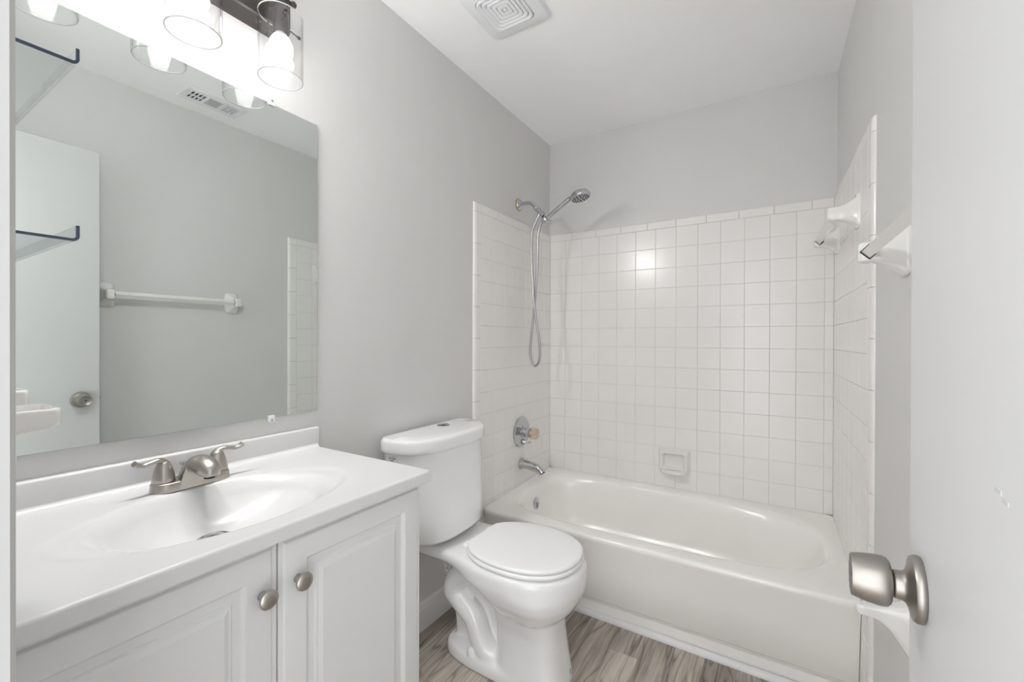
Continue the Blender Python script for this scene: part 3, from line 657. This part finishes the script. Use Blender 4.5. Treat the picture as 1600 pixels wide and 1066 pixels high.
# ================================================================== VANITY LIGHT
vl = thing('vanity_light', (0, .466, 2.11), 'three lamp bar light with clear glass shades above mirror', 'wall light')
obj('back_plate', MB().rings([[(.0005, y, 2.057), (.046, y, 2.068), (.050, y, 2.072), (.050, y, 2.165), (.046, y, 2.169), (.0005, y, 2.172)] for y in (.205, .727)]), DKMET, vl, 20)
LX = .100
for ly in (.262, .466, .670):
    obj('arm', MB().tube(spline([(.045, ly, 2.118), (.080, ly, 2.118), (LX, ly, 2.112), (LX, ly, 2.085)], 5), .009, 14)
        .tube([(LX, ly-.030, 2.119), (LX, ly+.030, 2.119)], .0045, 12).lathe((LX, ly+.030, 2.119), (0, 1, 0), [(.003, -.002), (.0085, .001), (.0095, .006), (.007, .011), (0, .013)], 16)
        .lathe((LX, ly-.030, 2.119), (0, -1, 0), [(.003, -.002), (.0085, .001), (.0095, .006), (.007, .011), (0, .013)], 16), DKMET, vl, 50)
    obj('socket', MB().lathe((LX, ly, 2.018), (0, 0, 1), [(.0175, 0), (.0195, .003), (.0195, .055), (.017, .060), (.012, .075), (.010, .085)], 28), DKMET, vl)
    sh = obj('glass_shade', MB().lathe((LX, ly, 1.896), (0, 0, 1), [(.0545, 0), (.0552, .0008), (.0552, .170), (.0545, .1708), (.0528, .1708), (.0525, .170), (.0525, .0008), (.0532, 0), (.0545, 0)], 56, cap0=False, cap1=False), GLASS, vl, 60)
    for rz in (1.8965, 2.0664):
        obj('shade_rim_glint', MB().rings([[(LX+(.0539+.0014*cos(b))*cos(2*pi*i/56), ly+(.0539+.0014*cos(b))*sin(2*pi*i/56), rz+.0014*sin(b)) for i in range(56)] for b in [2*pi*k/8 for k in range(9)]], False, False), RIM_GLINT, sh)  # opaque ring added for the glint along the polished glass edge
    for a in (100, 220, 340):
        d = Vector((cos(radians(a)), sin(radians(a)), 0)); p0 = Vector((LX, ly, 2.045))
        obj('shade_screw', MB().tube([p0+d*.018, p0+d*.057], .0018, 8).lathe(p0+d*.056, d, [(.0045, 0), (.0045, .006), (.002, .007)], 12), DKMET, sh)
    ld = bpy.data.lights.new('bulb_light', 'POINT'); ld.shadow_soft_size = .0315; ld.energy = LAMP; ld.color = (1.0, .99, .975); ld.use_nodes = True
    ln = ld.node_tree; le = ln.nodes['Emission']; fo = ln.nodes.new('ShaderNodeLightFalloff'); fo.inputs['Strength'].default_value = 1.0; fo.inputs['Smooth'].default_value = .34
    ln.links.new(fo.outputs['Quadratic'], le.inputs['Strength'])
    lo = bpy.data.objects.new('bulb_light', ld); COL.objects.link(lo); lo.parent = vl; lo.location = Vector((LX, ly, 1.978)) - base_of(vl)
    obj('bulb_collar', MB().lathe((LX, ly, 2.020), (0, 0, 1), [(.0122, .018), (.0132, .004), (.0150, -.004), (.0198, -.0122), (.010, -.0130)], 28), PLAST, vl)
    bl = [(.0150, -.0135), (.0200, -.0130), (.0250, -.022), (.0290, -.032), (.0305, -.042), (.0290, -.052), (.0245, -.061), (.017, -.068), (.008, -.072), (0, -.073)]
    obj('bulb', MB().lathe((LX, ly, 2.020), (0, 0, 1), bl, 28), BULBM, vl, 60)

# ================================================================== CEILING FITTINGS
fan = thing('exhaust_fan_cover', (.376, 1.361, CZ), 'white square fan grille on the ceiling above toilet', 'vent')
def rsq(h, r, z, cx=.376, cy=1.361, k=8):
    out = []
    for (sx, sy, a0) in ((1, 1, 0), (-1, 1, 90), (-1, -1, 180), (1, -1, 270)):
        for i in range(k+1):
            a = radians(a0+90*i/k); out.append((cx+sx*(h-r)+r*cos(a), cy+sy*(h-r)+r*sin(a), z))
    return out
obj('cover', MB().rings([rsq(.130, .030, CZ), rsq(.130, .030, CZ-.006), rsq(.126, .028, CZ-.013), rsq(.118, .026, CZ-.016), rsq(.087, .024, CZ-.019), rsq(.085, .023, CZ-.017), rsq(.085, .023, CZ-.002)], cap0=False, cap1=False), PLAST, fan, 30)
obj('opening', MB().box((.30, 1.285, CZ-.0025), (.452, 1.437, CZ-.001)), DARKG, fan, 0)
for i, h in enumerate((.0840, .0690, .0540, .0390, .0240)):
    r = max(.008, h*.30)
    ring = MB().rings([rsq(h, r, CZ-.014), rsq(h-.001, r, CZ-.0215+.0008*i), rsq(h-.005, max(.004, r-.002), CZ-.0225+.0008*i), rsq(h-.0132, max(.003, r-.004), CZ-.018), rsq(h-.0132, max(.003, r-.004), CZ-.006), rsq(h, r, CZ-.006), rsq(h, r, CZ-.014)], cap0=False, cap1=False)
    obj('louver', ring, PLAST, fan, 30)
obj('hub', MB().lathe((.376, 1.361, CZ-.004), (0, 0, -1), [(.008, 0), (.008, .012), (.005, .014), (0, .0142)], 20), PLAST, fan)

rx0, rx1, ry0, ry1 = 1.235, 1.383, .985, 1.262
reg = thing('ceiling_register', ((rx0+rx1)/2, (ry0+ry1)/2, CZ), 'white ceiling air register seen in the mirror', 'vent')
fr_ = MB(); z0 = CZ-.008
sec = [(ry0+.030, ry0+.092), (ry0+.107, ry0+.170), (ry0+.185, ry0+.247)]
xa, xb_ = rx0+.034, rx1-.034
fr_.rbox((rx0, ry0, z0), (xa, ry1, CZ-.0002), .003, 2).rbox((xb_, ry0, z0), (rx1, ry1, CZ-.0002), .003, 2)
for (a, b) in ((ry0, sec[0][0]), (sec[0][1], sec[1][0]), (sec[1][1], sec[2][0]), (sec[2][1], ry1)): fr_.box((xa-.004, a+.001, z0+.0005), (xb_+.004, b-.0005, CZ-.0004))
obj('register_frame', fr_, PLAST, reg, 30)
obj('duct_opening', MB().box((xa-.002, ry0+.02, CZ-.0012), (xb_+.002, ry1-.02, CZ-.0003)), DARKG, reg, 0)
def slat(p, q_): obj('slat', MB().box(p, q_), PLAST, reg, 0)
for i in range(3): slat((xa, sec[0][0]+.012+i*.017, CZ-.009), (xb_, sec[0][0]+.016+i*.017, CZ-.002))
slat(((xa+xb_)/2-.002, sec[0][0], CZ-.0085), ((xa+xb_)/2+.002, sec[0][1], CZ-.0018))
for i in range(4): slat((xa+.012+i*.017, sec[1][0], CZ-.007), (xa+.015+i*.017, sec[1][1], CZ-.002))
for i in range(5): slat((xa, sec[2][0]+.002+i*.0125, CZ-.009), (xb_, sec[2][0]+.0078+i*.0125, CZ-.0015))

# ================================================================== FITTINGS ON THE WALL BY THE DOOR 
def acrylic_shelf(z, label):
    t = thing('acrylic_shelf', (.36, YF, z), label, 'shelf', 'clear acrylic shelves by the door')
    x0, x1, yo = .455, .060, .190; T = .0034
    prof = [(YF+.0005, z+.030), (YF+.0005, z+.008)] + [(YF+.0085-.008*cos(a*pi/12), z+.008-.008*sin(a*pi/12)) for a in range(1, 7)]
    prof += [(yo-.007+.007*sin(a*pi/12), z+.007-.007*cos(a*pi/12)) for a in range(0, 7)] + [(yo, z+.021)]
    inn = []
    P2 = [Vector((0, a, b)) for a, b in prof]
    for i, p in enumerate(P2):
        d = (P2[min(i+1, len(P2)-1)]-P2[max(i-1, 0)]).normalized(); nrm = Vector((0, -d.z, d.y)); inn.append(p+nrm*T)
    ringp = [(p.y, p.z) for p in P2] + [(p.y, p.z) for p in reversed(inn)]
    obj('shelf_sheet', MB().rings([[(x, a, b) for a, b in ringp] for x in (x0-.003, x1)], cap0=False), ACRYL, t, 50)
    n = len(P2); m = MB()
    A = [(x0, p.y, p.z) for p in P2] + [(x0, p.y, p.z) for p in inn] + [(x0-.003, p.y, p.z) for p in P2] + [(x0-.003, p.y, p.z) for p in inn]
    F = []
    for i in range(n-1):
        F += [(i, i+1, n+i+1, n+i), (2*n+i, 3*n+i, 3*n+i+1, 2*n+i+1), (i, 2*n+i, 2*n+i+1, i+1), (n+i, n+i+1, 3*n+i+1, 3*n+i)]
    F += [(0, n, 3*n, 2*n), (n-1, 2*n+n-1, 3*n+n-1, 2*n-1)]
    obj('shelf_edge', m.add(A, F), ACEDGE, t, 50, label='dark polished shelf edge')
acrylic_shelf(1.557, 'upper clear acrylic shelf in front of the mirror near its top left')
acrylic_shelf(1.3235, 'lower clear acrylic shelf in front of the mirrored white door')
def ledge(name, x0, x1, y1, z0, z1, label, cat, holes):
    t = thing(name, ((x0+x1)/2, YF, z0), label, cat)
    obj('wall_plate', MB().rbox((x0-.006, YF+.0003, z0-.03), (x1+.006, YF+.012, z1+.015), .005, 3), CERAM, t)
    m = MB(); cx, cy, hx, hy = (x0+x1)/2, (YF+.01+y1)/2, (x1-x0)/2, (y1-YF-.01)/2
    def rr(k, z, dy=0): return sup(cx, cy-dy, hx*k-(1-k)*0, hy-(hx-hx*k)-dy, 7, z, 64)
    m.rings([rr(.80, z0-.001), rr(.93, z0), rr(.98, z0+.003), rr(1, z0+.008), rr(1, z1-.005), rr(.985, z1-.0015), rr(.95, z1), rr(.86, z1), rr(.82, z1-.003), rr(.77, z1-.010), rr(.55, z1-.012)])
    m.map(lambda p: Vector((p.x, p.y, p.z - (.012*(y1-p.y)/(y1-YF) if p.z < z0+.009 else 0))))
    obj('tray', m, CERAM, t, 50)
ledge('soap_tray', .369, .456, .176, 1.082, 1.105, 'white ceramic soap tray jutting in front of the mirror above the vanity', 'soap dish', 0)
ledge('tumbler_holder', .215, .297, .176, 1.090, 1.118, 'small white ceramic holder just behind the soap tray', 'holder', 0)
